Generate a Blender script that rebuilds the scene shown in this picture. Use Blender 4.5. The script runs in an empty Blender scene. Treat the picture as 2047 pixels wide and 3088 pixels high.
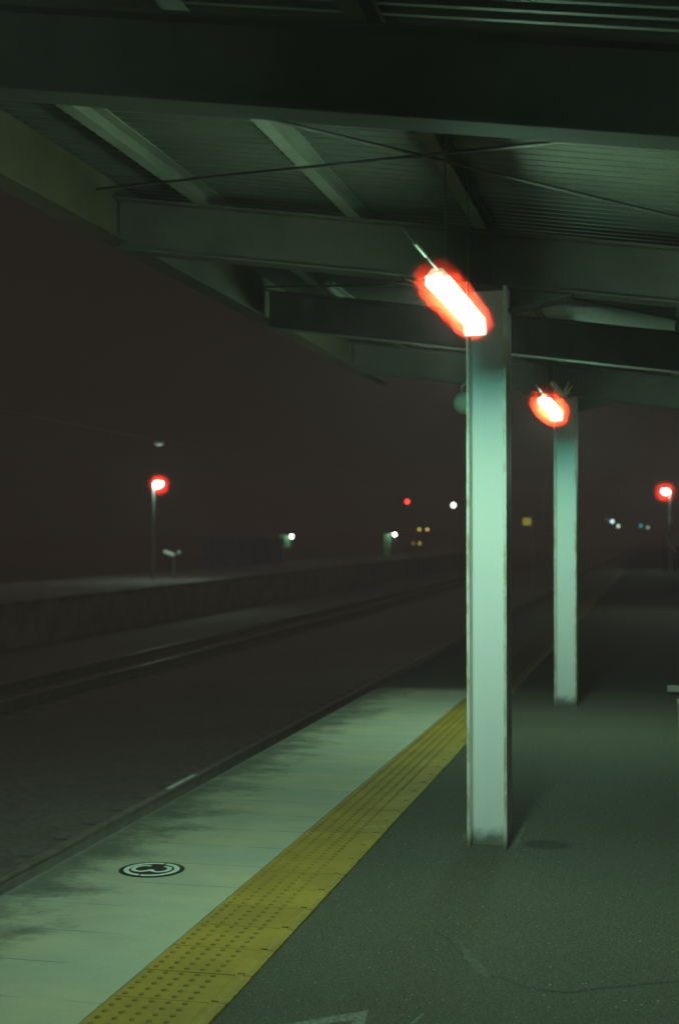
import bpy, bmesh, math, random
from mathutils import Vector, Matrix
random.seed(7)
R = math.radians
C = bpy.context.scene.collection
sc = bpy.context.scene

# ---------------------------------------------------------------- camera
EYE = 1.55
YAW = R(12.73)
cam_d = bpy.data.cameras.new('camera')
cam = bpy.data.objects.new('camera', cam_d); C.objects.link(cam); sc.camera = cam
cam.location = (0, 0, EYE); cam.rotation_euler = (R(90), R(0.10), YAW)
cam_d.sensor_fit = 'VERTICAL'; cam_d.sensor_height = 36; cam_d.lens = 50
cam_d.shift_y = 61 / 3088.0
cam_d.clip_start = 0.05; cam_d.clip_end = 3000
cam_d.dof.use_dof = True; cam_d.dof.focus_distance = 6.1; cam_d.dof.aperture_fstop = 2.6

# ---------------------------------------------------------------- night sky
w = bpy.data.worlds.new('World'); sc.world = w; w.use_nodes = True
nt = w.node_tree; nt.nodes.clear()
wo = nt.nodes.new('ShaderNodeOutputWorld'); bg = nt.nodes.new('ShaderNodeBackground')
tc = nt.nodes.new('ShaderNodeTexCoord'); sx = nt.nodes.new('ShaderNodeSeparateXYZ'); cr = nt.nodes.new('ShaderNodeValToRGB')
cr.color_ramp.elements[0].position = 0.22; cr.color_ramp.elements[0].color = (0.0122, 0.0098, 0.0070, 1)
cr.color_ramp.elements[1].position = 0.75; cr.color_ramp.elements[1].color = (0.062, 0.049, 0.042, 1)
nt.links.new(tc.outputs['Generated'], sx.inputs[0]); nt.links.new(sx.outputs[2], cr.inputs[0])
nt.links.new(cr.outputs[0], bg.inputs[0]); bg.inputs[1].default_value = 1.0
nt.links.new(bg.outputs[0], wo.inputs[0])

sc.view_settings.view_transform = 'Standard'; sc.view_settings.look = 'None'
sc.view_settings.exposure = 0; sc.view_settings.gamma = 1
sc.cycles.max_bounces = 8; sc.cycles.diffuse_bounces = 5; sc.cycles.volume_bounces = 0
sc.cycles.sample_clamp_indirect = 3
sc.cycles.volume_step_rate = 0.2
sc.cycles.use_denoising = True

# lamp colour: green-white fluorescent
TUBE = (0.60, 1.0, 0.66); TUBE_STR = 228

# ---------------------------------------------------------------- materials
def mat(name): 
    m = bpy.data.materials.new(name); m.use_nodes = True
    return m, m.node_tree, m.node_tree.nodes['Principled BSDF']
class NG:
    def __init__(s, nt): s.nt = nt; s.L = nt.links.new
    def n(s, t, **k):
        x = s.nt.nodes.new(t)
        for a, b in k.items(): setattr(x, a, b)
        return x
    def inp(s, sock, v):
        if hasattr(v, 'links') or isinstance(v, bpy.types.NodeSocket): s.L(v, sock)
        else: sock.default_value = v
    def math(s, op, a, b=0.0, c=None, clamp=False):
        x = s.n('ShaderNodeMath', operation=op, use_clamp=clamp)
        s.inp(x.inputs[0], a); s.inp(x.inputs[1], b)
        if c is not None: s.inp(x.inputs[2], c)
        return x.outputs[0]
    def pos(s, scale=(1, 1, 1)):
        if not hasattr(s, '_g'): s._g = s.n('ShaderNodeNewGeometry').outputs['Position']
        m = s.n('ShaderNodeMapping'); s.L(s._g, m.inputs[0]); m.inputs['Scale'].default_value = scale
        return m.outputs[0]
    def obj(s, scale=(1, 1, 1)):
        t = s.n('ShaderNodeTexCoord'); m = s.n('ShaderNodeMapping'); s.L(t.outputs['Object'], m.inputs[0]); m.inputs['Scale'].default_value = scale
        return m.outputs[0]
    def noise(s, vec, scale, detail=5, rough=.55, dist=0):
        x = s.n('ShaderNodeTexNoise'); s.L(vec, x.inputs['Vector'])
        x.inputs['Scale'].default_value = scale; x.inputs['Detail'].default_value = detail
        x.inputs['Roughness'].default_value = rough; x.inputs['Distortion'].default_value = dist
        return x.outputs[0]
    def ramp(s, f, p0, p1, v0=0.0, v1=1.0):
        x = s.n('ShaderNodeMapRange', clamp=True, interpolation_type='SMOOTHSTEP'); s.inp(x.inputs[0], f)
        for i, v in zip((1, 2, 3, 4), (p0, p1, v0, v1)): x.inputs[i].default_value = v
        return x.outputs[0]
    def mix(s, f, a, b):
        x = s.n('ShaderNodeMix', data_type='RGBA'); s.inp(x.inputs[0], f)
        for sock, v in ((x.inputs[6], a), (x.inputs[7], b)):
            if isinstance(v, tuple): sock.default_value = (*v, 1)[:4]
            else: s.L(v, sock)
        return x.outputs[2]
    def sep(s):
        x = s.n('ShaderNodeSeparateXYZ'); s.L(s.pos(), x.inputs[0]); return x.outputs
    def bump(s, h, strength, dist=.01):
        b = s.n('ShaderNodeBump'); b.inputs['Strength'].default_value = strength; b.inputs['Distance'].default_value = dist
        s.L(h, b.inputs['Height']); return b.outputs[0]

def simple(name, col, rough=.6, metal=0, var=.25, scale=9, bump=.15, dirt=None):
    m, nt, p = mat(name); g = NG(nt); v = g.obj()
    f = g.noise(v, scale, 6, .6)
    f = g.ramp(f, .3, .7)
    dark = tuple(c * (1 - var) for c in col); light = tuple(min(1, c * (1 + var * .6)) for c in col)
    c = g.mix(f, dark, light)
    if dirt:
        d = g.ramp(g.noise(v, scale * .35, 8, .7), .52, .68)
        c = g.mix(d, c, dirt)
    g.L(c, p.inputs['Base Color']); p.inputs['Roughness'].default_value = rough; p.inputs['Metallic'].default_value = metal
    if bump: g.L(g.bump(g.noise(v, scale * 6, 3), bump, .004), p.inputs['Normal'])
    return m

def emis(name, col, strength):
    m = bpy.data.materials.new(name); m.use_nodes = True; nt = m.node_tree; nt.nodes.clear()
    o = nt.nodes.new('ShaderNodeOutputMaterial'); e = nt.nodes.new('ShaderNodeEmission')
    e.inputs[0].default_value = (*col, 1); e.inputs[1].default_value = strength
    nt.links.new(e.outputs[0], o.inputs[0]); return m

def scatter_volume(name, dens, col=(1.0, .016, .008)):
    m = bpy.data.materials.new(name); m.use_nodes = True; nt = m.node_tree; nt.nodes.clear()
    o = nt.nodes.new('ShaderNodeOutputMaterial'); e = nt.nodes.new('ShaderNodeVolumeScatter')
    e.inputs['Color'].default_value = (*col, 1); e.inputs['Density'].default_value = dens
    nt.links.new(e.outputs[0], o.inputs['Volume']); return m

def m_asphalt():
    m, nt, p = mat('asphalt'); g = NG(nt); v = g.pos()
    big = g.ramp(g.noise(v, 1.1, 4, .5), .3, .7)
    c = g.mix(big, (.064, .059, .047), (.078, .071, .056))
    fine = g.ramp(g.noise(v, 160, 3, .7), .35, .7)
    c = g.mix(g.math('MULTIPLY', fine, .95), c, (.185, .172, .135))
    vo = g.n('ShaderNodeTexVoronoi'); g.L(v, vo.inputs['Vector']); vo.inputs['Scale'].default_value = 75
    hs = g.n('ShaderNodeSeparateColor'); g.L(vo.outputs['Color'], hs.inputs[0])
    chip = g.math('MULTIPLY', g.ramp(vo.outputs['Distance'], .22, .32, 1, 0), g.ramp(hs.outputs[0], .962, .975))
    c = g.mix(chip, c, (.42, .41, .36))
    vo2 = g.n('ShaderNodeTexVoronoi'); g.L(v, vo2.inputs['Vector']); vo2.inputs['Scale'].default_value = 190
    dk = g.ramp(vo2.outputs['Distance'], .3, .7)
    c = g.mix(g.math('MULTIPLY', dk, .6), c, (.014, .014, .012))
    # round dark patch beside the first column
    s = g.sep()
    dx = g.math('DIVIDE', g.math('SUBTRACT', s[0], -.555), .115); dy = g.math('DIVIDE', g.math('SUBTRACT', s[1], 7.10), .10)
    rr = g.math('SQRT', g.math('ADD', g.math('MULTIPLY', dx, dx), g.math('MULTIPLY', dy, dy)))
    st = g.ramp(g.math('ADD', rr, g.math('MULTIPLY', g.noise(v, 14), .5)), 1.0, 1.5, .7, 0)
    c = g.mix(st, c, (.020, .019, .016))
    we = g.ramp(g.math('ADD', s[1], g.math('MULTIPLY', g.noise(g.pos((.4, 1, 1)), 1.3, 4), 1.2)), 14.1, 15.0)   # asphalt darkened past the roof to imitate lamp fall-off
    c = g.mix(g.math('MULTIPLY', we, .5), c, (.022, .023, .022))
    g.L(c, p.inputs['Base Color'])
    p.inputs['Roughness'].default_value = .85; p.inputs['Specular IOR Level'].default_value = .25
    h = g.math('ADD', g.math('MULTIPLY', vo2.outputs['Distance'], -.6), g.noise(v, 120, 3))
    g.L(g.bump(h, .9, .006), p.inputs['Normal'])
    return m

def m_concrete():
    m, nt, p = mat('edge_concrete'); g = NG(nt); v = g.pos(); s = g.sep()
    a = g.ramp(g.noise(g.pos((.6, 1.5, 1)), 1.5, 5, .55), .25, .75)
    c = g.mix(a, (.38, .40, .355), (.50, .46, .31))
    b = g.ramp(g.noise(g.pos((1, 1.5, 1)), 3.3, 6, .6), .35, .75)
    c = g.mix(g.math('MULTIPLY', b, .35), c, (.27, .28, .25))
    # grime creeping in from the track side
    wob = g.noise(g.pos((.85, 1.15, 1)), 2.6, 10, .74, .1)
    e = g.math('ADD', g.math('MULTIPLY', g.math('ADD', s[0], 2.76), -1.35), g.math('MULTIPLY', wob, 2.35))
    d = g.ramp(e, .50, 1.22, 0, .86)
    c = g.mix(d, c, (.055, .062, .050))
    rim = g.ramp(s[0], -2.752, -2.71, .35, 0)
    c = g.mix(rim, c, (.30, .31, .28))
    fine = g.ramp(g.noise(v, 60, 5, .75), .35, .75)
    c = g.mix(g.math('MULTIPLY', fine, .22), c, (.20, .20, .18))
    # slab joints
    fr = g.math('FRACT', g.math('DIVIDE', g.math('ADD', g.math('SUBTRACT', s[1], 4.4), g.math('MULTIPLY', g.noise(v, 7, 3), .010)), .39))
    tri = g.math('MINIMUM', fr, g.math('SUBTRACT', 1.0, fr))
    ln = g.ramp(tri, .004, .011, 1, 0)
    ln = g.math('MULTIPLY', ln, g.ramp(g.noise(g.pos((1.2, .65, 1)), 2.4, 3, .5), .42, .58))
    c = g.mix(g.math('MULTIPLY', ln, .85), c, (.04, .045, .04))
    vo = g.n('ShaderNodeTexVoronoi'); g.L(g.pos((1, 1, 0)), vo.inputs['Vector']); vo.inputs['Scale'].default_value = 4.5
    hs = g.n('ShaderNodeSeparateColor'); g.L(vo.outputs['Color'], hs.inputs[0])
    sp = g.math('MULTIPLY', g.ramp(vo.outputs['Distance'], .035, .055, 1, 0), g.ramp(hs.outputs[0], .80, .82))
    c = g.mix(g.math('MULTIPLY', sp, .8), c, (.05, .05, .04))
    we = g.ramp(g.math('ADD', s[1], g.math('MULTIPLY', g.noise(g.pos((.4, 1, 1)), 1.3, 4), 1.2)), 14.1, 15.0)   # fading lamp light past the roof, put into the concrete colour
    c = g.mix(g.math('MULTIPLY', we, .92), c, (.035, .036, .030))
    g.L(c, p.inputs['Base Color']); p.inputs['Roughness'].default_value = .72
    g.L(g.bump(g.noise(v, 45, 5), .25, .004), p.inputs['Normal'])
    return m

def m_yellow():
    m, nt, p = mat('tactile_yellow'); g = NG(nt); v = g.pos(); s = g.sep()
    a = g.ramp(g.noise(v, 3.0, 5, .6), .3, .7)
    c = g.mix(a, (.31, .195, .018), (.44, .275, .026))
    b = g.ramp(g.noise(v, 26, 6, .7), .46, .72)
    c = g.mix(g.math('MULTIPLY', b, .5), c, (.20, .13, .03))
    t = g.math('SNAP', g.math('SUBTRACT', s[1], 4.47), .3)
    wn = g.n('ShaderNodeTexWhiteNoise', noise_dimensions='1D'); g.L(t, wn.inputs['W'])
    c = g.mix(g.math('MULTIPLY', wn.outputs[0], .28), c, (.26, .16, .03))
    # raised domes darker than the flat tile
    dm = g.ramp(s[2], .0035, .0060, 0, .52)
    dm = g.math('MULTIPLY', dm, g.ramp(g.noise(v, 5, 3), .3, .6, .55, 1))
    lim = g.math('LESS_THAN', s[0], -1.475)
    c = g.mix(g.math('MULTIPLY', dm, lim), c, (.075, .055, .018))
    ed = g.math('MULTIPLY', g.ramp(s[0], -1.43, -1.39), g.ramp(g.noise(v, 30, 5, .7), .45, .6))
    c = g.mix(g.math('MULTIPLY', ed, .7), c, (.10, .08, .04))
    we = g.ramp(g.math('ADD', s[1], g.math('MULTIPLY', g.noise(g.pos((.4, 1, 1)), 1.3, 4), 1.2)), 14.1, 15.0)   # yellow dimmed past the roof, light fall-off painted in
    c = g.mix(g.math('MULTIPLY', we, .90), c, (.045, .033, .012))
    g.L(c, p.inputs['Base Color']); p.inputs['Roughness'].default_value = .62
    g.L(g.bump(g.noise(v, 90, 4), .2, .003), p.inputs['Normal'])
    return m

def m_paint():
    m, nt, p = mat('column_paint'); g = NG(nt); v = g.pos(); s = g.sep()
    a = g.ramp(g.noise(g.pos((1, 1, .35)), 3, 3, .5), .3, .7)
    c = g.mix(a, (.82, .80, .90), (.87, .84, .87))
    st = g.ramp(g.noise(g.pos((14, 14, .8)), 2.2, 6, .65), .55, .75)
    c = g.mix(g.math('MULTIPLY', st, .10), c, (.50, .48, .34))
    ru = g.ramp(g.noise(g.pos((1, 1, .7)), 15, 8, .72), .72, .78)
    c = g.mix(g.math('MULTIPLY', ru, .45), c, (.30, .19, .08))
    # weathering along the free edges of the flanges
    os_ = g.n('ShaderNodeSeparateXYZ'); g.L(g.obj(), os_.inputs[0])
    ey = g.ramp(g.math('ABSOLUTE', os_.outputs[1]), .110, .119)
    wr = g.math('MULTIPLY', ey, g.ramp(g.noise(g.pos((1, 1, .35)), 16, 7, .7), .42, .60, .12, .75))
    c = g.mix(wr, c, (.42, .34, .14))
    cw = g.ramp(g.math('ABSOLUTE', os_.outputs[0]), .072, .084)
    cw = g.math('MULTIPLY', cw, g.ramp(g.math('ABSOLUTE', os_.outputs[1]), .02, .10, 1, 0))
    c = g.mix(g.math('MULTIPLY', cw, .45), c, (.40, .38, .20))
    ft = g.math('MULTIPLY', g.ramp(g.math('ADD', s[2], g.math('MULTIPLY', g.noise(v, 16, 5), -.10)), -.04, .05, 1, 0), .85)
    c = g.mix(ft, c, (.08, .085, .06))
    g.L(c, p.inputs['Base Color']); p.inputs['Roughness'].default_value = .48
    g.L(g.bump(g.noise(v, 30, 4), .12, .003), p.inputs['Normal'])
    return m

def m_roof():
    m, nt, p = mat('roof_sheet_paint'); g = NG(nt); v = g.pos()
    a = g.ramp(g.noise(g.pos((.5, 1.5, 1)), 3, 6, .6), .3, .7)
    c = g.mix(a, (.060, .068, .054), (.084, .090, .072))
    sp = g.ramp(g.noise(g.pos((1, 1.4, 1)), 17, 5, .6), .62, .70)
    c = g.mix(g.math('MULTIPLY', sp, .65), c, (.07, .06, .05))
    g.L(c, p.inputs['Base Color']); p.inputs['Roughness'].default_value = .55
    return m

M = dict(
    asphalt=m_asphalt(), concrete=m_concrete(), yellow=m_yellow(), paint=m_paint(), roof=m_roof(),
    beam=simple('beam_paint', (.080, .074, .060), .85, 0, .25, 3, .1, (.08, .07, .05)),
    purlin=simple('purlin_paint', (.125, .135, .105), .85, 0, .25, 3, .1, (.15, .13, .09)),
    fascia=simple('eave_paint', (.075, .060, .034), .6, 0, .3, 2.2, .1, (.045, .032, .016)),
    grout=simple('dark_grout', (.035, .035, .03), .9, 0, .3, 20),
    ballast=None, rail=simple('rail_steel', (.25, .215, .18), .45, .1, .25, 6, .05),
    sleeper=simple('sleeper_concrete', (.24, .23, .21), .9, 0, .3, 6),
    wall=simple('old_concrete', (.30, .29, .27), .85, 0, .3, 2, .3, (.12, .11, .1)),
    pale=simple('pale_concrete', (.36, .33, .30), .85, 0, .2, 2, .2),
    green=simple('green_lit_wall', (.28, .62, .34), .5, 0, .15, 5, 0),
    black=simple('marking_black', (.024, .022, .020), .55, 0, .3, 25, .1),
    white=simple('marking_white', (.68, .76, .73), .6, 0, .15, 25, .1),
    enamel=simple('white_enamel', (.80, .80, .78), .35, 0, .06, 4, 0),
    steel=simple('galvanised_steel', (.42, .43, .42), .5, .6, .25, 8, .05),
    dark=simple('dark_steel', (.10, .095, .085), .6, .2, .3, 8, .05),
    straw=simple('dry_straw', (.62, .56, .34), .7, 0, .2, 30, 0),
    speaker=simple('speaker_grey', (.40, .44, .40), .5, 0, .2, 10, 0),
    cream=simple('cream_plastic', (.78, .74, .58), .5, 0, .15, 12, 0),
    bench=simple('bench_white', (.72, .74, .72), .45, 0, .1, 5, .05),
    seat=simple('seat_plastic', (.045, .052, .045), .5, 0, .2, 6, .05),
    fence=simple('fence_paint', (.34, .35, .45), .7, 0, .3, 3, .1),
    tube=emis('tube_glass', TUBE, TUBE_STR),
    far_white=emis('lamp_bulb_white', (.80, 1, .78), 200),
)
def m_ballast():
    m, nt, p = mat('ballast'); g = NG(nt); v = g.pos()
    vo = g.n('ShaderNodeTexVoronoi'); g.L(v, vo.inputs['Vector']); vo.inputs['Scale'].default_value = 16
    hs = g.n('ShaderNodeSeparateColor'); g.L(vo.outputs['Color'], hs.inputs[0])
    c = g.mix(hs.outputs[0], (.165, .157, .143), (.235, .224, .208))
    big = g.ramp(g.noise(v, .5, 4), .3, .7)
    c = g.mix(g.math('MULTIPLY', big, .4), c, (.14, .130, .115))
    g.L(c, p.inputs['Base Color']); p.inputs['Roughness'].default_value = .9
    g.L(g.bump(vo.outputs['Distance'], .5, .02), p.inputs['Normal'])
    return m
M['ballast'] = m_ballast()
def m_opal():
    m, nt, p = mat('opal_enamel'); g = NG(nt); p.inputs['Base Color'].default_value = (.75, .75, .72, 1)
    tr = g.n('ShaderNodeBsdfTranslucent'); tr.inputs[0].default_value = (1, .9, .85, 1); mx = g.n('ShaderNodeMixShader'); mx.inputs[0].default_value = .22
    g.L(p.outputs[0], mx.inputs[1]); g.L(tr.outputs[0], mx.inputs[2]); g.L(mx.outputs[0], nt.nodes['Material Output'].inputs[0])
    return m
M['opal'] = m_opal()

def m_worn():
    m, nt, p = mat('worn_paint'); g = NG(nt); v = g.pos()
    f = g.ramp(g.noise(v, 55, 6, .75), .38, .62)
    c = g.mix(f, (.080, .076, .062), (.20, .21, .185))
    g.L(c, p.inputs['Base Color']); p.inputs['Roughness'].default_value = .8
    return m
M['worn'] = m_worn()
def m_chalk():
    m, nt, p = mat('patched_edge'); g = NG(nt); v = g.pos()
    f = g.ramp(g.noise(v, 22, 8, .8), .46, .62)
    c = g.mix(f, (.065, .062, .05), (.125, .125, .105))
    g.L(c, p.inputs['Base Color']); p.inputs['Roughness'].default_value = .85
    return m
M['chalk'] = m_chalk()

# ---------------------------------------------------------------- mesh helpers
class MB:
    def __init__(s): s.bm = bmesh.new()
    def box(s, lo, hi):
        v = [s.bm.verts.new((x, y, z)) for x in (lo[0], hi[0]) for y in (lo[1], hi[1]) for z in (lo[2], hi[2])]
        for f in ((0, 1, 3, 2), (4, 6, 7, 5), (0, 4, 5, 1), (2, 3, 7, 6), (0, 2, 6, 4), (1, 5, 7, 3)):
            s.bm.faces.new([v[i] for i in f])
        return s
    def prism(s, prof, axis, a, b):
        """closed profile extruded along axis from a to b; profile gives the other two coordinates in order"""
        def P(u, v_, t):
            return {'x': (t, u, v_), 'y': (u, t, v_), 'z': (u, v_, t)}[axis]
        A = [s.bm.verts.new(P(u, v_, a)) for u, v_ in prof]; B = [s.bm.verts.new(P(u, v_, b)) for u, v_ in prof]
        n = len(prof)
        s.bm.faces.new(A[::-1]); s.bm.faces.new(B)
        for i in range(n): s.bm.faces.new((A[i], A[(i + 1) % n], B[(i + 1) % n], B[i]))
        return s
    def tube(s, pts, r, seg=10, caps=True):
        pts = [Vector(p) for p in pts]; rs = r if isinstance(r, (list, tuple)) else [r] * len(pts)
        rings = []
        for i, p in enumerate(pts):
            d = (pts[min(i + 1, len(pts) - 1)] - pts[max(i - 1, 0)]).normalized()
            up = Vector((0, 0, 1)) if abs(d.z) < .95 else Vector((1, 0, 0))
            a = d.cross(up).normalized(); b = d.cross(a).normalized()
            rings.append([s.bm.verts.new(p + (a * math.cos(2 * math.pi * k / seg) + b * math.sin(2 * math.pi * k / seg)) * rs[i]) for k in range(seg)])
        for A, B in zip(rings, rings[1:]):
            for k in range(seg): s.bm.faces.new((A[k], A[(k + 1) % seg], B[(k + 1) % seg], B[k]))
        if caps: s.bm.faces.new(rings[0][::-1]); s.bm.faces.new(rings[-1])
        return s
    def ball(s, c, r, sc_=(1, 1, 1), seg=16, rings=10):
        mtx = Matrix.Translation(c) @ Matrix.Diagonal((*sc_, 1))
        bmesh.ops.create_uvsphere(s.bm, u_segments=seg, v_segments=rings, radius=r, matrix=mtx); return s
    def sheet(s, poly, z):
        s.bm.faces.new([s.bm.verts.new((x, y, z)) for x, y in poly]); return s
    def ribbon(s, left, right, z):
        A = [s.bm.verts.new((*p, z)) for p in left]; B = [s.bm.verts.new((*p, z)) for p in right]
        for i in range(len(A) - 1): s.bm.faces.new((A[i], B[i], B[i + 1], A[i + 1]))
        return s
    def build(s, name, m, parent=None, bevel=0, smooth=False, loc=None):
        bmesh.ops.recalc_face_normals(s.bm, faces=s.bm.faces)
        me = bpy.data.meshes.new(name); s.bm.to_mesh(me); s.bm.free()
        o = bpy.data.objects.new(name, me); C.objects.link(o); me.materials.append(m)
        if parent: o.parent = parent; 
        if loc: o.location = loc
        if smooth:
            for p in me.polygons: p.use_smooth = True
        if bevel:
            b = o.modifiers.new('b', 'BEVEL'); b.width = bevel; b.segments = 2; b.limit_method = 'ANGLE'
        return o
def tag(o, label=None, cat=None, group=None, kind=None):
    for k, v in (('label', label), ('category', cat), ('group', group), ('kind', kind)):
        if v: o[k] = v
    return o
def thing(name, label, cat, loc=(0, 0, 0), rz=0, group=None):
    o = bpy.data.objects.new(name, None); C.objects.link(o); o.location = loc; o.rotation_euler = (0, 0, rz)
    o.empty_display_size = .2
    return tag(o, label, cat, group)
def copy_tree(o, parent=None):
    c = o.copy(); C.objects.link(c); c.parent = parent
    for ch in o.children: copy_tree(ch, c)
    return c

# ================================================================ ground, platform
GZ = -1.05
g = MB(); g.sheet([(-900, -300), (900, -300), (900, 1500), (-900, 1500)], GZ)
tag(g.build('ground', M['ballast']), kind='structure')
XE, XY0, XY1 = -2.76, -1.79, -1.39
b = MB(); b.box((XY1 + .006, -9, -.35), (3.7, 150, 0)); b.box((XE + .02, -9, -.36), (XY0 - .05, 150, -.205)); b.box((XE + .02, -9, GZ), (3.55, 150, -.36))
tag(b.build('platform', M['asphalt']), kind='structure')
b = MB(); b.prism([(XE, -.008), (XE + .008, 0), (XY0 - .006, 0), (XY0 - .006, -.2), (XE, -.2)], 'y', -9, 150)
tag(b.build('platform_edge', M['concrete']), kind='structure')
b = MB(); b.box((XY0 - .02, -9, -.25), (XY1 + .0, 150, -.012))
tag(b.build('paving_bed', M['grout']), kind='structure')
# tactile paving: one pavement strip of tiles with raised domes
b = MB(); y = 4.47 - .3 * 12
k = 0
while y < 60:
    gap = .0016 if k % 3 else .0035
    if random.random() < .15: gap += .002
    dz = random.uniform(-.0012, .0012)
    b.box((XY0 + .003 + random.uniform(-.0015, .0015), y + gap, -.02), (XY1 - random.uniform(0, .004), y + .3 - gap, .002 + dz * .6))
    if y < 19:
        for i in range(5):
            for j in range(5):
                cx = XY0 + .035 + i * .058; cy = y + .03 + j * .06
                n = 10
                lo = [b.bm.verts.new((cx + .0125 * math.cos(2 * math.pi * q / n), cy + .0125 * math.sin(2 * math.pi * q / n), .0025)) for q in range(n)]
                mi = [b.bm.verts.new((cx + .0085 * math.cos(2 * math.pi * q / n), cy + .0085 * math.sin(2 * math.pi * q / n), .0068)) for q in range(n)]
                for q in range(n): b.bm.faces.new((lo[q], lo[(q + 1) % n], mi[(q + 1) % n], mi[q]))
                b.bm.faces.new(mi)
    b.prism([(XY1 - .062, .0025), (XY1 - .056, .0070), (XY1 - .034, .0070), (XY1 - .028, .0025)], 'y', y + .012, y + .288)
    y += .3; k += 1
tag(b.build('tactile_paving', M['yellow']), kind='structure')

# boarding marker: black disc, pale ring, numeral 3 lying on its side
mk = thing('boarding_marker', 'round black floor marker with pale ring and numeral 3 painted near the platform edge', 'floor marking', (-2.283, 6.185, 0))
def disc(r0, r1, z, gaps=()):
    mb = MB(); n = 72
    if r0 == 0: mb.sheet([(r1 * math.cos(2 * math.pi * i / n), r1 * math.sin(2 * math.pi * i / n)) for i in range(n)], z); return mb
    for i in range(n):
        if i in gaps: continue
        a, c_ = 2 * math.pi * i / n, 2 * math.pi * (i + 1) / n
        mb.sheet([(r0 * math.cos(a), r0 * math.sin(a)), (r1 * math.cos(a), r1 * math.sin(a)), (r1 * math.cos(c_), r1 * math.sin(c_)), (r0 * math.cos(c_), r0 * math.sin(c_))], z)
    return mb
disc(0, .151, .0015).build('disc', M['black'], mk)
disc(.104, .128, .003, (15, 52)).build('ring', M['white'], mk)
def three():
    # numeral in its own frame: u right, v up; then laid with its top towards +x
    pts = []
    r = .040
    for i in range(0, 15):   # upper bowl
        a = R(182 - i * (182 + 70) / 14); pts.append((-.010 + .052 * math.cos(a), .040 + r * math.sin(a)))
    low = []
    r2 = .045
    for i in range(0, 15):
        a = R(70 - i * (70 + 205) / 14); low.append((-.008 + .056 * math.cos(a), -.043 + r2 * math.sin(a)))
    line = pts + low
    W = .0105
    L_, R_ = [], []
    for i, p in enumerate(line):
        q0 = Vector(line[max(0, i - 1)]); q1 = Vector(line[min(len(line) - 1, i + 1)]); d = (q1 - q0).normalized(); nrm = Vector((-d.y, d.x))
        P = Vector(p)
        for arr, sg in ((L_, 1), (R_, -1)):
            t = P + nrm * W * sg
            arr.append((t.y, -t.x))
    mb = MB()
    mb.ribbon(L_, R_, .003); return mb
three().build('numeral', M['white'], mk)

# worn paint strokes, crack, mortar frame and straw on the asphalt
def strokes(name, polys, m, label, cat, z=.002):
    mb = MB()
    for p in polys: mb.sheet(p, z)
    return tag(mb.build(name, m), label, cat)
strokes('painted_arrow', [[(-1.19, 4.30), (-.985, 4.465), (-.950, 4.415), (-1.17, 4.268)],
                          [(-.985, 4.4652), (-.927, 4.52), (-.905, 4.325), (-.955, 4.38), (-.950, 4.4148)],
                          [(-1.17, 4.267), (-1.19, 4.299), (-.97, 4.16), (-.98, 4.14)],
                          [(-.955, 4.3798), (-.905, 4.3248), (-.97, 4.12), (-1.02, 4.10)]],
        M['worn'], 'faded pale painted arrowhead on the asphalt beside the yellow strip', 'floor marking')
strokes('painted_stroke', [[(-.752, 4.52), (-.742, 4.52), (-.775, 4.36), (-.787, 4.36)]], M['worn'],
        'short faded pale paint stroke on the asphalt right of the arrowhead', 'floor marking')
crk = [(1310, 2812), (1350, 2835), (1392, 2880), (1420, 2905), (1455, 2935), (1500, 2950), (1560, 2972), (1610, 2984), (1665, 2992), (1720, 2994), (1790, 2984), (1860, 2978), (1940, 2970), (2047, 2962), (2120, 2960)]
def floor_pt(px, py, z=0):
    dz = 4289 * (EYE - z) / (py - 1605.0); X = (px - 1023.5) / 4289 * dz
    return (X * math.cos(YAW) - dz * math.sin(YAW), X * math.sin(YAW) + dz * math.cos(YAW))
pts = [floor_pt(*p) for p in crk]
fine = []
for a, c_ in zip(pts, pts[1:]):
    for i in range(5):
        t = i / 5; fine.append((a[0] + (c_[0] - a[0]) * t + random.uniform(-.003, .003), a[1] + (c_[1] - a[1]) * t + random.uniform(-.004, .004)))
fine.append(pts[-1])
Lf = [(x, y + random.uniform(.003, .008)) for x, y in fine]; Rf = [(x, y - random.uniform(.003, .007)) for x, y in fine]
mb = MB(); mb.ribbon(Lf, Rf, .0015)
tag(mb.build('pavement_crack', M['grout']), kind='structure')
strokes('mortar_scar', [[floor_pt(*p) for p in q] for q in ([(1372, 2842), (1385, 2838), (1396, 2856), (1418, 2866), (1424, 2890), (1450, 2905), (1462, 2930), (1482, 2936), (1470, 2952), (1448, 2940), (1425, 2928), (1418, 2906), (1398, 2892), (1392, 2866)],)], M['chalk'],
        'rough pale mortar scar along the crack in the asphalt', 'mortar patch')
fr = thing('footing_frame', 'thin pale mortar outline around the foot of the nearer column', 'mortar patch')
mb = MB()
x0, x1, y0, y1 = -.985, -.695, 6.99, 7.64
for a, c_ in (((x1 - .02, y0), (x1, y1 - .02)), ((x0, y0), (x0 + .02, y1 - .02)), ((x0, y1 - .02), (x1, y1))):
    mb.sheet([(a[0], a[1]), (c_[0], a[1]), (c_[0], c_[1]), (a[0], c_[1])], .0018)
mb.build('mortar_line', M['chalk'], fr)
sp = [floor_pt(px, py, .012) for px, py in ((1083, 2494), (1100, 2497), (1118, 2493), (1132, 2489), (1145, 2491), (1160, 2497))]
mb = MB(); mb.tube([(x, y, .012 + .004 * math.sin(i * 1.7)) for i, (x, y) in enumerate(sp)], .0022, 6)
tag(mb.build('straw', M['straw']), 'thin pale curled straw lying across the yellow tactile paving', 'straw')

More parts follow.
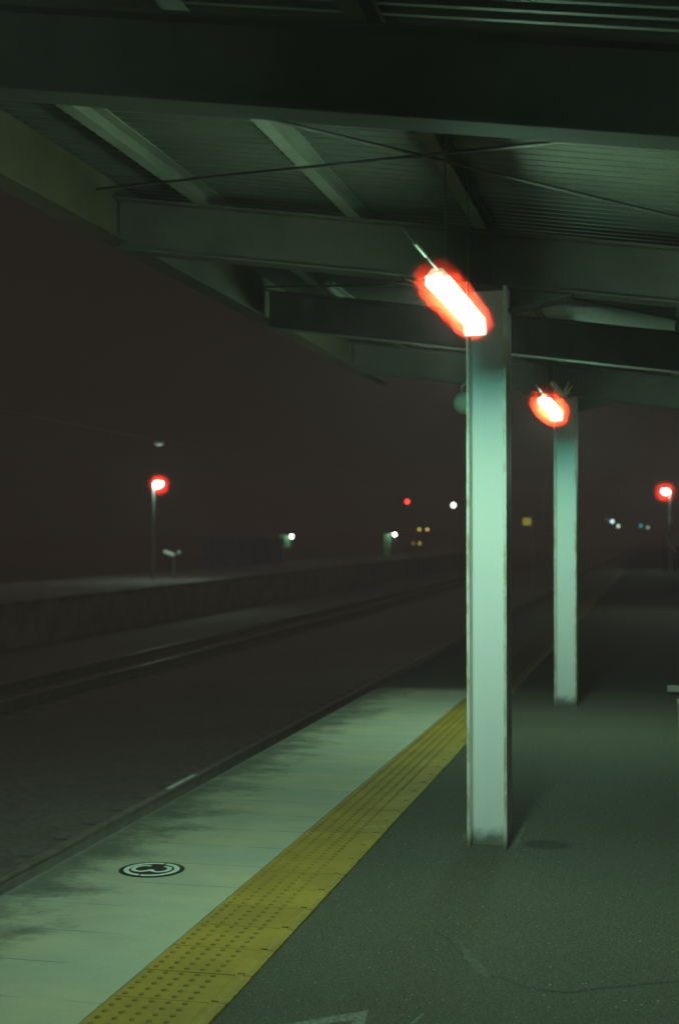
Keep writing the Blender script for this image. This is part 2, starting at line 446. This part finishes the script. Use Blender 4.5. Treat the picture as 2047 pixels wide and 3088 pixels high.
# ================================================================ tracks
def track(cx, label):
    t = thing('railway_track', label, 'railway track', (cx, 0, GZ + .004), 0, 'tracks beside the platform')
    prof = [(-.062, 0), (.062, 0), (.062, .012), (.012, .025), (.010, .115), (.034, .125), (.034, .152), (.028, .158), (-.028, .158), (-.034, .152), (-.034, .125), (-.010, .115), (-.012, .025), (-.062, .012)]
    for s in (-1, 1):
        mb = MB(); mb.prism([(u + s * .5335, v + .01) for u, v in prof], 'y', -15, 260); mb.build('rail', M['rail'], t)
    for i in range(95):
        mb = MB(); mb.box((-1.0, -.11, -.06), (1.0, .11, .008)) if i == 0 else None
        if i == 0: first = mb.build('sleeper', M['sleeper'], t, loc=(0, 3, 0))
        else:
            c = first.copy(); C.objects.link(c); c.parent = t; c.location = (0, 3 + i * .64, 0)
    return t
t1 = track(-4.02, 'railway track directly below the near platform edge')
mb = MB(); mb.prism([(-.5335 - .022, .170), (-.5335 + .022, .170), (-.5335 + .018, .176), (-.5335 - .018, .176)], 'y', 12.75, 13.55); mb.build('glint_bar', M['enamel'], t1)  # pale bar added on the rail head to imitate a glint
t2 = track(-9.8, 'railway track in the dark by the opposite platform')
b = MB(); b.box((-19.5, -15, -.12), (-14.2, 130, 0))
tag(b.build('opposite_platform', M['wall']), kind='structure')
b = MB(); b.box((-19.3, -15, GZ), (-14.21, 130, -.124))
tag(b.build('platform_base', M['pale']), kind='structure')

# ================================================================ canopy
def ztop(x): return 3.12 - .138 * (x + 1.44)          # top of the beams; the roof falls gently to the right
XL, XR = -2.80, 1.12
Y_END, Y_START = 14.4, -8.3
can = thing('platform_canopy', 'sloping steel platform canopy with corrugated sheet roof overhead', 'canopy')
mb = MB()   # corrugated sheet
pitch, amp, n = .092, .010, 8
ny = int((Y_END - Y_START) / pitch * n)
rows = []
for i in range(ny + 1):
    y = Y_START + i * pitch / n
    h = amp * max(-.7, min(.7, math.sin(2 * math.pi * i / n))) / .7
    rows.append([mb.bm.verts.new((x, y, ztop(x) + .112 + h + u)) for u in (0, .006) for x in (XL - .10, XR + .1)])
for A, B in zip(rows, rows[1:]):
    mb.bm.faces.new((A[0], A[1], B[1], B[0])); mb.bm.faces.new((A[2], B[2], B[3], A[3]))
    mb.bm.faces.new((A[0], B[0], B[2], A[2])); mb.bm.faces.new((A[1], A[3], B[3], B[1]))
mb.bm.faces.new(rows[0]); 
mb.build('roof_sheet', M['roof'], can)
def sheared_bar(mb, x0, x1, dz0, dz1, y0, y1):
    vs = []
    for x in (x0, x1):
        for y in (y0, y1):
            for d in (dz0, dz1): vs.append(mb.bm.verts.new((x, y, ztop(x) + d)))
    for f in ((0, 1, 3, 2), (4, 6, 7, 5), (0, 4, 5, 1), (2, 3, 7, 6), (0, 2, 6, 4), (1, 5, 7, 3)):
        mb.bm.faces.new([vs[i] for i in f])
COLS = [7.05 + 5.84 * k for k in (-2, -1, 0, 1)]
for y in COLS + [c + 2.92 for c in COLS[:-1]] :
    mb = MB(); w_ = .075
    sheared_bar(mb, XL + .03, XR, -.012, 0, y - w_, y + w_)
    sheared_bar(mb, XL + .03, XR, -.27, -.258, y - w_, y + w_)
    sheared_bar(mb, XL + .03, XR, -.258, -.012, y - .005, y + .005)
    if y in COLS:   # haunches beside the column head
        for xa, xb in ((-.728, -.42), (-.936, -1.24)):
            for yy0, yy1, th in ((y - .006, y + .006, 0),):
                v = [mb.bm.verts.new(p) for p in ((xa, yy0, ztop(xa) - .27), (xb, yy0, ztop(xb) - .271), (xa, yy0, ztop(xa) - .38), (xa, yy1, ztop(xa) - .27), (xb, yy1, ztop(xb) - .271), (xa, yy1, ztop(xa) - .38))]
                for f in ((0, 1, 2), (3, 5, 4), (0, 3, 4, 1), (1, 4, 5, 2), (0, 2, 5, 3)): mb.bm.faces.new([v[i] for i in f])
            v = [mb.bm.verts.new(p) for p in ((xa, y - w_, ztop(xa) - .38), (xb, y - w_, ztop(xb) - .272), (xb, y + w_, ztop(xb) - .272), (xa, y + w_, ztop(xa) - .38))]
            u = [mb.bm.verts.new(q.co - Vector((0, 0, .012))) for q in v]
            mb.bm.faces.new(v); mb.bm.faces.new(u[::-1])
            for i in range(4): mb.bm.faces.new((v[i], v[(i + 1) % 4], u[(i + 1) % 4], u[i]))
    mb.build('roof_beam', M['beam'], can)
for x in (-2.30, -1.50, -.86, .12, .90):
    mb = MB()   # C-section purlin
    z = ztop(x)
    prof = [(x - .03, z + .002), (x + .03, z + .002), (x + .03, z + .010), (x - .02, z + .010), (x - .02, z + .088), (x + .03, z + .088), (x + .03, z + .096), (x - .03, z + .096)]
    mb.prism(prof, 'y', Y_START + .1, Y_END - .1); mb.build('purlin', M['purlin'], can)
for x, hh in ((XL, .33), (XR + .02, .26)):
    mb = MB(); z = ztop(x)
    mb.prism([(x - .06, z + .09), (x, z + .09), (x, z - hh + .11), (x + (.07 if x < 0 else -.07), z - hh + .11), (x + (.07 if x < 0 else -.07), z - hh + .10), (x - .06, z - hh + .10)], 'y', Y_START, Y_END)
    mb.build('eave_beam', M['fascia'], can)
for k in range(-3, 3):      # crossing tie rods in every half bay
    ya = 4.13 + 2.92 * k
    for s in (0, 1):
        p0 = (XL + .05, ya + (.0 if s == 0 else 2.55), ztop(XL + .05) - .03); p1 = (XR - .05, ya + (2.72 if s == 0 else .0), ztop(XR - .05) - .045)
        mb = MB(); mb.tube([p0, p1], .0075, 8); mb.build('tie_rod', M['dark'], can)

# ================================================================ columns
def column(y, label):
    t = thing('steel_column', label, 'column', (-.832, y, 0), 0, 'canopy columns')
    zt = ztop(-.832) - .272
    tf, hw, hd = .016, .0985, .12
    for s, nm in ((-1, 'flange'), (1, 'flange')):
        mb = MB(); mb.box((s * hw - (tf if s > 0 else 0), -hd, -.02), (s * hw + (tf if s < 0 else 0), hd, zt + s * .0 + (-.138 * s * hw)))
        mb.build(nm, M['paint'], t, bevel=.003)
    mb = MB(); mb.box((-hw + tf, -.006, -.02), (hw - tf, .006, zt - .02)); mb.build('web', M['paint'], t)
    mb = MB()
    mb.prism([(-.13, -.15), (.13, -.15), (.13, .15), (-.13, .15)], 'z', zt - .06, zt - .045)
    return t
for i, y in enumerate(COLS):
    if y < 0 : continue
    lab = {0: '', 1: 'pale mint painted steel H column standing just behind the camera spot', 2: 'nearer tall pale mint H column standing beside the yellow strip', 3: 'farther pale mint H column behind the nearer one'}[i]
    if i >= 2: column(y, lab)

# round bell behind the nearer column
sp_ = thing('bell_speaker', 'small round grey speaker on a stalk behind the nearer column', 'speaker', (-.985, 7.27, 2.213))
mb = MB()
ringsR = [(-.045, .010), (-.043, .030), (-.030, .047), (-.010, .056), (.012, .058), (.020, .050)]
mb.tube([(-dx * .45 - .0, d * 1.0, 0) if False else (0, d, 0) for d, r in ringsR for dx in (0,)], [r for d, r in ringsR], 20)
mb.build('housing', M['speaker'], sp_, smooth=True)
mb = MB(); mb.tube([(-.012, 0, .050), (-.012, 0, .085), (.03, -.02, .115), (.075, -.09, .12)], .006, 8); mb.build('stalk', M['speaker'], sp_)

# ================================================================ fluorescent lamps
def capsule(mb, a, b_, r, seg=20):
    a, b_ = Vector(a), Vector(b_); d = (b_ - a).normalized()
    pts, rs = [], []
    for i in range(7):
        t = R(90 - i * 15 + .001) ; pts.append(a - d * r * math.sin(t)); rs.append(max(.002, r * math.cos(t)))
    for i in range(7):
        t = R(i * 15); pts.append(b_ + d * r * math.sin(t)); rs.append(max(.002, r * math.cos(t)))
    mb.tube(pts, rs, seg)
LZ = EYE + .955
def glow_mat(half, rad, dens=2.0, zc=.008):
    # added volume imitating a red halo: densest at the lamp, fading to the rim
    m = scatter_volume('red_halo_volume', 1.0, (1.0, .020, .008)); g = NG(m.node_tree)
    q = g.n('ShaderNodeSeparateXYZ'); g.L(g.obj(), q.inputs[0])
    y = g.math('MAXIMUM', g.math('SUBTRACT', g.math('ABSOLUTE', q.outputs[1]), half), 0.0); z = g.math('SUBTRACT', q.outputs[2], zc)
    d2 = g.math('ADD', g.math('ADD', g.math('MULTIPLY', q.outputs[0], q.outputs[0]), g.math('MULTIPLY', z, z)), g.math('MULTIPLY', y, y))
    f = g.ramp(g.math('DIVIDE', g.math('SQRT', d2), rad), .50, 1.0, 1, 0)
    sc_n = next(n for n in m.node_tree.nodes if n.type == 'VOLUME_SCATTER')
    g.L(g.math('MULTIPLY', f, dens), sc_n.inputs['Density']); return m
def lamp(yc, half, label, glow=.108, x=-.832, LZ=EYE + .955):
    t = thing('fluorescent_lamp', label, 'lamp', (x, yc, LZ), 0, 'twin tube lamps under the canopy')
    for s in (-1, 1):
        mb = MB(); mb.tube([(s * .026, -half + .01, 0), (s * .026, half - .03, 0)], .0150, 14); mb.build('tube', M['tube'], t, smooth=True)
    mb = MB()
    mb.prism([(-.045, .020), (-.041, .026), (-.020, .052), (.020, .052), (.041, .026), (.045, .020), (.041, .020), (.006, .0225), (0, .006), (-.006, .0225), (-.041, .020)], 'y', -half + .02, half - .02)
    mb.build('reflector', M['opal'], t)
    for s in (-1, 1):
        for u in (-1, 1):
            mb = MB(); mb.box((u * .026 - .009, s * (half - .02) - .008, (.004 if s < 0 else -.016)), (u * .026 + .009, s * (half - .02) + .008, .0195)); mb.build('tube_holder', M['enamel'], t)
    mb = MB(); mb.box((-.052, half - .002, -.052), (.052, half + .03, .040)); mb.build('shade_plate', M['steel'], t, bevel=.022)  # added end plate that shades the column top from the tubes
    for s in (-1, 1):
        mb = MB(); mb.tube([(0, s * half * .6, .060), (0, s * half * .6, ztop(x) + .10 - LZ)], .003, 8); mb.build('hanger', M['purlin'], t)
    mb = MB(); mb.tube([(0, -half - .24, .047), (0, -half - .46, .047)], .007, 8); mb.build('lit_streak', M['cream'], t)  # pale length imitating the lit streak on the cable
    mb = MB(); mb.tube([(0, -half + .02, .047), (0, -half - .72, .047)], .004, 8); mb.build('cable', M['purlin'], t)
    mb = MB(); capsule(mb, (0, -half - .0, .008), (0, half + .0, .008), glow); mb.build('red_glow', glow_mat(half, glow), t, smooth=True)
    return t
lamp(.85, .60, 'unseen twin tube fluorescent lamp added above the camera spot').rotation_euler = (0, 0, math.pi)  # unseen lamp, added to brighten the near beam and column
lamp(5.60, .54, 'large glowing twin tube lamp with red glow in front of the nearer column', .098, -.785, EYE + .900)
lamp(11.08, .62, 'smaller glowing twin tube lamp with red glow in front of the farther column', .135)

# pale ragged bracket beside the second lamp
br = thing('ragged_bracket', 'pale angled bracket with ragged cable ends beside the second lamp', 'bracket', (-.825, 12.0, 2.70))
mb = MB(); mb.tube([(-.06, -.05, .10), (-.02, -.02, .04), (.035, .0, -.015)], [.022, .024, .018], 10); mb.build('arm', M['cream'], br)
mb = MB()
for dx_, dz_ in ((.075, .11), (.10, .07), (.05, .06), (.085, .01), (.06, -.04)):
    mb.tube([(.03, 0, -.005), (dx_ * .8, .0, dz_ * .5), (dx_, .01, dz_)], [.009, .007, .003], 6)
mb.build('cable_end', M['cream'], br)

# ================================================================ bench at the right edge
bn = thing('bench', 'white legged bench partly cut off at the right edge of the platform', 'bench', (.05, 10.6, 0))
for xx in (.060, 1.25):
    mb = MB(); mb.prism([(xx, .30), (xx + .11, .30), (xx + .095, 0), (xx + .025, 0)], 'y', .04, .36); mb.build('leg', M['bench'], bn, bevel=.006)
for i in range(3):
    mb = MB(); mb.box((-.01, i * .145, .365), (1.5, .13 + i * .145, .39)); mb.build('seat_slat', M['seat'], bn, bevel=.005)
for xx in (.10, 1.27):
    mb = MB(); mb.box((xx, .05, .30), (xx + .06, .38, .365)); mb.build('seat_bracket', M['dark'], bn)

# ================================================================ far lights and posts
def place(px, py, dz):   # measured direction and distance turned into a place on the ground plan
    X = (px - 1023.5) / 4289 * dz
    return (X * math.cos(YAW) - dz * math.sin(YAW), X * math.sin(YAW) + dz * math.cos(YAW), EYE + (1605 - py) / 4289 * dz)

def post_lamp(px, py, dz, base, tilt, label, glow=.36, side=1):
    x, y, z = place(px, py, dz)
    t = thing('post_lamp', label, 'lamp', (x, y, base), 0, 'lamps on posts along the platforms')
    h = z - base
    mb = MB(); mb.tube([(side * .20, 0, 0), (side * .20, 0, h + .05)], [.05, .035], 12); mb.build('post', M['steel'], t)
    mb = MB(); mb.tube([(side * .20, 0, h + .0), (side * .10, 0, h + .12), (0, 0, h + .10)], .02, 8); mb.build('arm', M['enamel'], t)
    mb = MB(); mb.ball((0, 0, 0), 1, (.135, .10, .085)); o = mb.build('bulb', M['far_white'], t, smooth=True, loc=(0, 0, h)); o.rotation_euler = (0, R(tilt), 0)
    mb = MB(); mb.tube([(0, 0, h + .085), (0, 0, h + .11)], [.07, .05], 14); mb.build('lamp_cap', M['steel'], t)
    mb = MB(); mb.ball((0, 0, 0), glow, seg=24, rings=16); mb.build('red_glow', glow_mat(0, glow, 1.1, 0), t, smooth=True, loc=(0, 0, h))
    return t
post_lamp(480, 1460, 46, 0, -25, 'tilted glowing lamp with red ring on the post of the far left platform', .40, -1)
rp = post_lamp(2004, 1484, 56, 0, 20, 'glowing lamp with red ring on a post at the right edge', .50, 1)
mb = MB(); mb.tube([(.20, -.06, .50 + 1.35), (.20, -.06, .50 + 1.65)], .07, 10); mb.build('sleeve', M['enamel'], rp)
x, y, z = place(2110, 1375, 27)
post_lamp(2115, 1390, 27, 0, 0, 'glowing post lamp standing just outside the right edge', .05, 1)

hr = thing('tilted_rail', 'bent pale handrail below the right hand post lamp', 'handrail')
p = [place(2003, 1612, 54.8), place(2010, 1628, 54.8), place(2022, 1648, 54.8), place(2034, 1664, 54.8)]
hr.location = (p[0][0], p[0][1], 0)
o = hr.location.copy()
mb = MB(); mb.tube([Vector(q) - o for q in p], .045, 10); mb.build('rail_bar', M['enamel'], hr)
for q in (p[0], p[3]):
    mb = MB(); mb.tube([Vector((q[0], q[1], 0)) - o, Vector(q) - o], .03, 8); mb.build('support', M['dark'], hr)

def lens(px, py, dz, r, col, strength, name, label, cat, ground=GZ, group=None, hood=1):
    x, y, z = place(px, py, dz)
    t = thing(name, label, cat, (x, y, ground), 0, group)
    h = z - ground
    mb = MB(); mb.tube([(0, .12, 0), (0, .12, h + r)], .022, 8); mb.build('post', M['steel'], t)
    mb = MB(); mb.tube([(0, .10, h), (0, -.02 if hood else .03, h)], [r * (1.5 if hood else .9)] * 2, 16); mb.build('housing', M['dark'], t)
    mb = MB(); mb.ball((0, -.03, h), r, (1, .5, 1)); mb.build('lens', emis('lens_' + name, col, strength), t, smooth=True)
    return t
GF = 'small distant lights across the tracks'
lens(1228, 1513, 80, .115, (1, .045, .04), 5, 'signal_lamp', 'small round red light above the amber pair', 'signal', group=GF)
lens(1367, 1524, 80, .125, (.95, 1, .85), 6, 'yard_lamp', 'round white light just left of the nearer column', 'lamp', group=GF)
lens(880, 1617, 75, .075, (.80, 1, .75), 34, 'yard_lamp', 'small white light beside the wide green lit wall piece', 'lamp', group=GF, hood=0)
lens(1190, 1612, 90, .085, (.80, 1, .80), 45, 'yard_lamp', 'small white light beside the tall green lit wall piece', 'lamp', group=GF, hood=0)
lens(1264, 1597, 100, .085, (.75, .58, .10), 2.0, 'amber_lamp', 'upper left light of the four amber lights', 'lamp', group=GF)
lens(1288, 1597, 100, .085, (.90, .58, .18), 2.0, 'amber_lamp', 'upper right light of the four amber lights', 'lamp', group=GF)
lens(1246, 1639, 100, .075, (.45, .38, .05), 1.0, 'amber_lamp', 'lower left and dimmest of the four amber lights', 'lamp', group=GF)
lens(1265, 1639, 100, .085, (.60, .52, .08), 1.3, 'amber_lamp', 'lower right light of the four amber lights', 'lamp', group=GF)
lens(1830, 1567, 110, .080, (.10, .16, .11), 1.1, 'street_light', 'very faint round light touching the cyan white one', 'lamp', group=GF)
lens(1845, 1574, 110, .13, (.55, .90, .90), 2.6, 'street_light', 'large cyan white light right of the farther column', 'lamp', group=GF)
lens(1863, 1588, 110, .11, (.70, .95, .70), 1.9, 'street_light', 'cream white light just below the cyan white one', 'lamp', group=GF)
lens(1931, 1587, 110, .10, (.04, .42, .42), 1.5, 'street_light', 'small teal light left of the right hand post', 'lamp', group=GF)
lens(1952, 1592, 110, .10, (.36, .56, .34), 1.3, 'street_light', 'dim greenish light beside the teal one', 'lamp', group=GF)
lens(1635, 1469, 90, .05, (.08, .14, .12), 1.3, 'street_light', 'faint bluish speck high between the two columns', 'lamp', group=GF)

# green lit wall pieces by the yard lamps
for (px, py, dz, wd, ht, lab) in ((858, 1632, 75.2, .62, .66, 'wide green stand-in for a lit wall piece, on an added post far left of the columns'),
                                  (1167, 1655, 90.2, .46, 1.9, 'tall narrow green stand-in for a lit wall piece left of the nearer column')):
    x, y, z = place(px, py, dz)
    t = thing('lit_wall_piece', lab, 'lit wall piece', (x, y, GZ), R(28))
    mb = MB(); mb.box((-wd / 2, -.03, z - GZ - ht / 2), (wd / 2, .03, z - GZ + ht / 2)); mb.build('lit_piece', M['green'], t)
    mb = MB(); mb.tube([(-.08, .06, 0), (-.08, .06, z - GZ + ht / 2)], .05, 8); mb.build('post', M['enamel'], t)  # post added only to carry the stand-in wall piece
    ld = t
# yellow sign between the columns, its lit look put in as emission
x, y, z = place(1588, 1574, 60)
t = thing('reflective_sign', 'small dim yellow reflective sign between the two columns', 'sign', (x, y, GZ))
mb = MB(); mb.box((-.16, -.06, z - GZ - .15), (.16, .06, z - GZ + .15)); mb.build('sign_face', emis('sign_lit_look', (.28, .26, .03), .8), t)
mb = MB(); mb.tube([(.20, 0, 0), (.20, 0, z - GZ + .40)], .025, 8); mb.build('post', M['steel'], t)
# small things under the left post lamp
x, y, z = place(510, 1668, 48)
t = thing('tilted_board', 'small tilted pale board on a short post under the left lamp', 'sign board', (x, y, 0))
mb = MB(); mb.box((-.20, -.05, -.06), (.20, .05, .06)); o = mb.build('board', M['enamel'], t, loc=(0, 0, z)); o.rotation_euler = (R(-25), R(22), 0)
mb = MB(); mb.tube([(.15, .06, 0), (.15, .06, z)], .03, 8); mb.build('post', M['steel'], t)
mb = MB(); mb.ball((.36, 0, z + .03), .07); mb.tube([(.36, .05, z + .03), (.15, .06, z - .05)], .015, 6); mb.build('mirror', M['enamel'], t)
x, y, z = place(482, 1337, 46.5)
t = thing('overhead_wire', 'thin dark overhead wire with a pale insulator above the left post lamp', 'wire', (x, y, z))
mb = MB(); mb.tube([(0, -50, .5), (0, -25, .2), (0, 0, .1), (0, 25, .2), (0, 60, .6)], .004, 6); mb.build('wire', M['steel'], t)
mb = MB(); mb.tube([(-.16, 0, 0), (-.05, 0, .0), (.13, 0, -.0)], [.05, .07, .05], 10); mb.build('insulator', M['enamel'], t)
# low fence at the back of the opposite platform
fn = thing('platform_fence', 'dim bluish boarded fence along the back of the opposite platform', 'fence', (-19.0, 58, 0))
mb = MB()
mb.box((-.03, 0, .08), (.03, 12.5, 1.25)); mb.build('board_panel', M['fence'], fn)
for i in range(6):
    mb = MB() if i == 0 else None
    if i == 0: mb.box((.031, 0, 0), (.11, .08, 1.32)); f0 = mb.build('post', M['fence'], fn, loc=(0, 0, 0))
    else:
        c = f0.copy(); C.objects.link(c); c.parent = fn; c.location = (0, i * 2.495, 0)

mb = MB(); mb.box((-60, -40, GZ - 1), (60, 240, 9)); hz = mb.build('lift_haze', M['dark'])  # added scattering volume that lifts the dark areas everywhere
hm = bpy.data.materials.new('lift_haze_air'); hm.use_nodes = True; hn = hm.node_tree; hn.nodes.clear()
ho = hn.nodes.new('ShaderNodeOutputMaterial'); hp = hn.nodes.new('ShaderNodeVolumePrincipled')
hp.inputs['Color'].default_value = (1, .62, .74, 1); hp.inputs['Density'].default_value = .0031
hn.links.new(hp.outputs[0], ho.inputs['Volume']); hz.data.materials.clear(); hz.data.materials.append(hm)
tag(hz, kind='stuff')
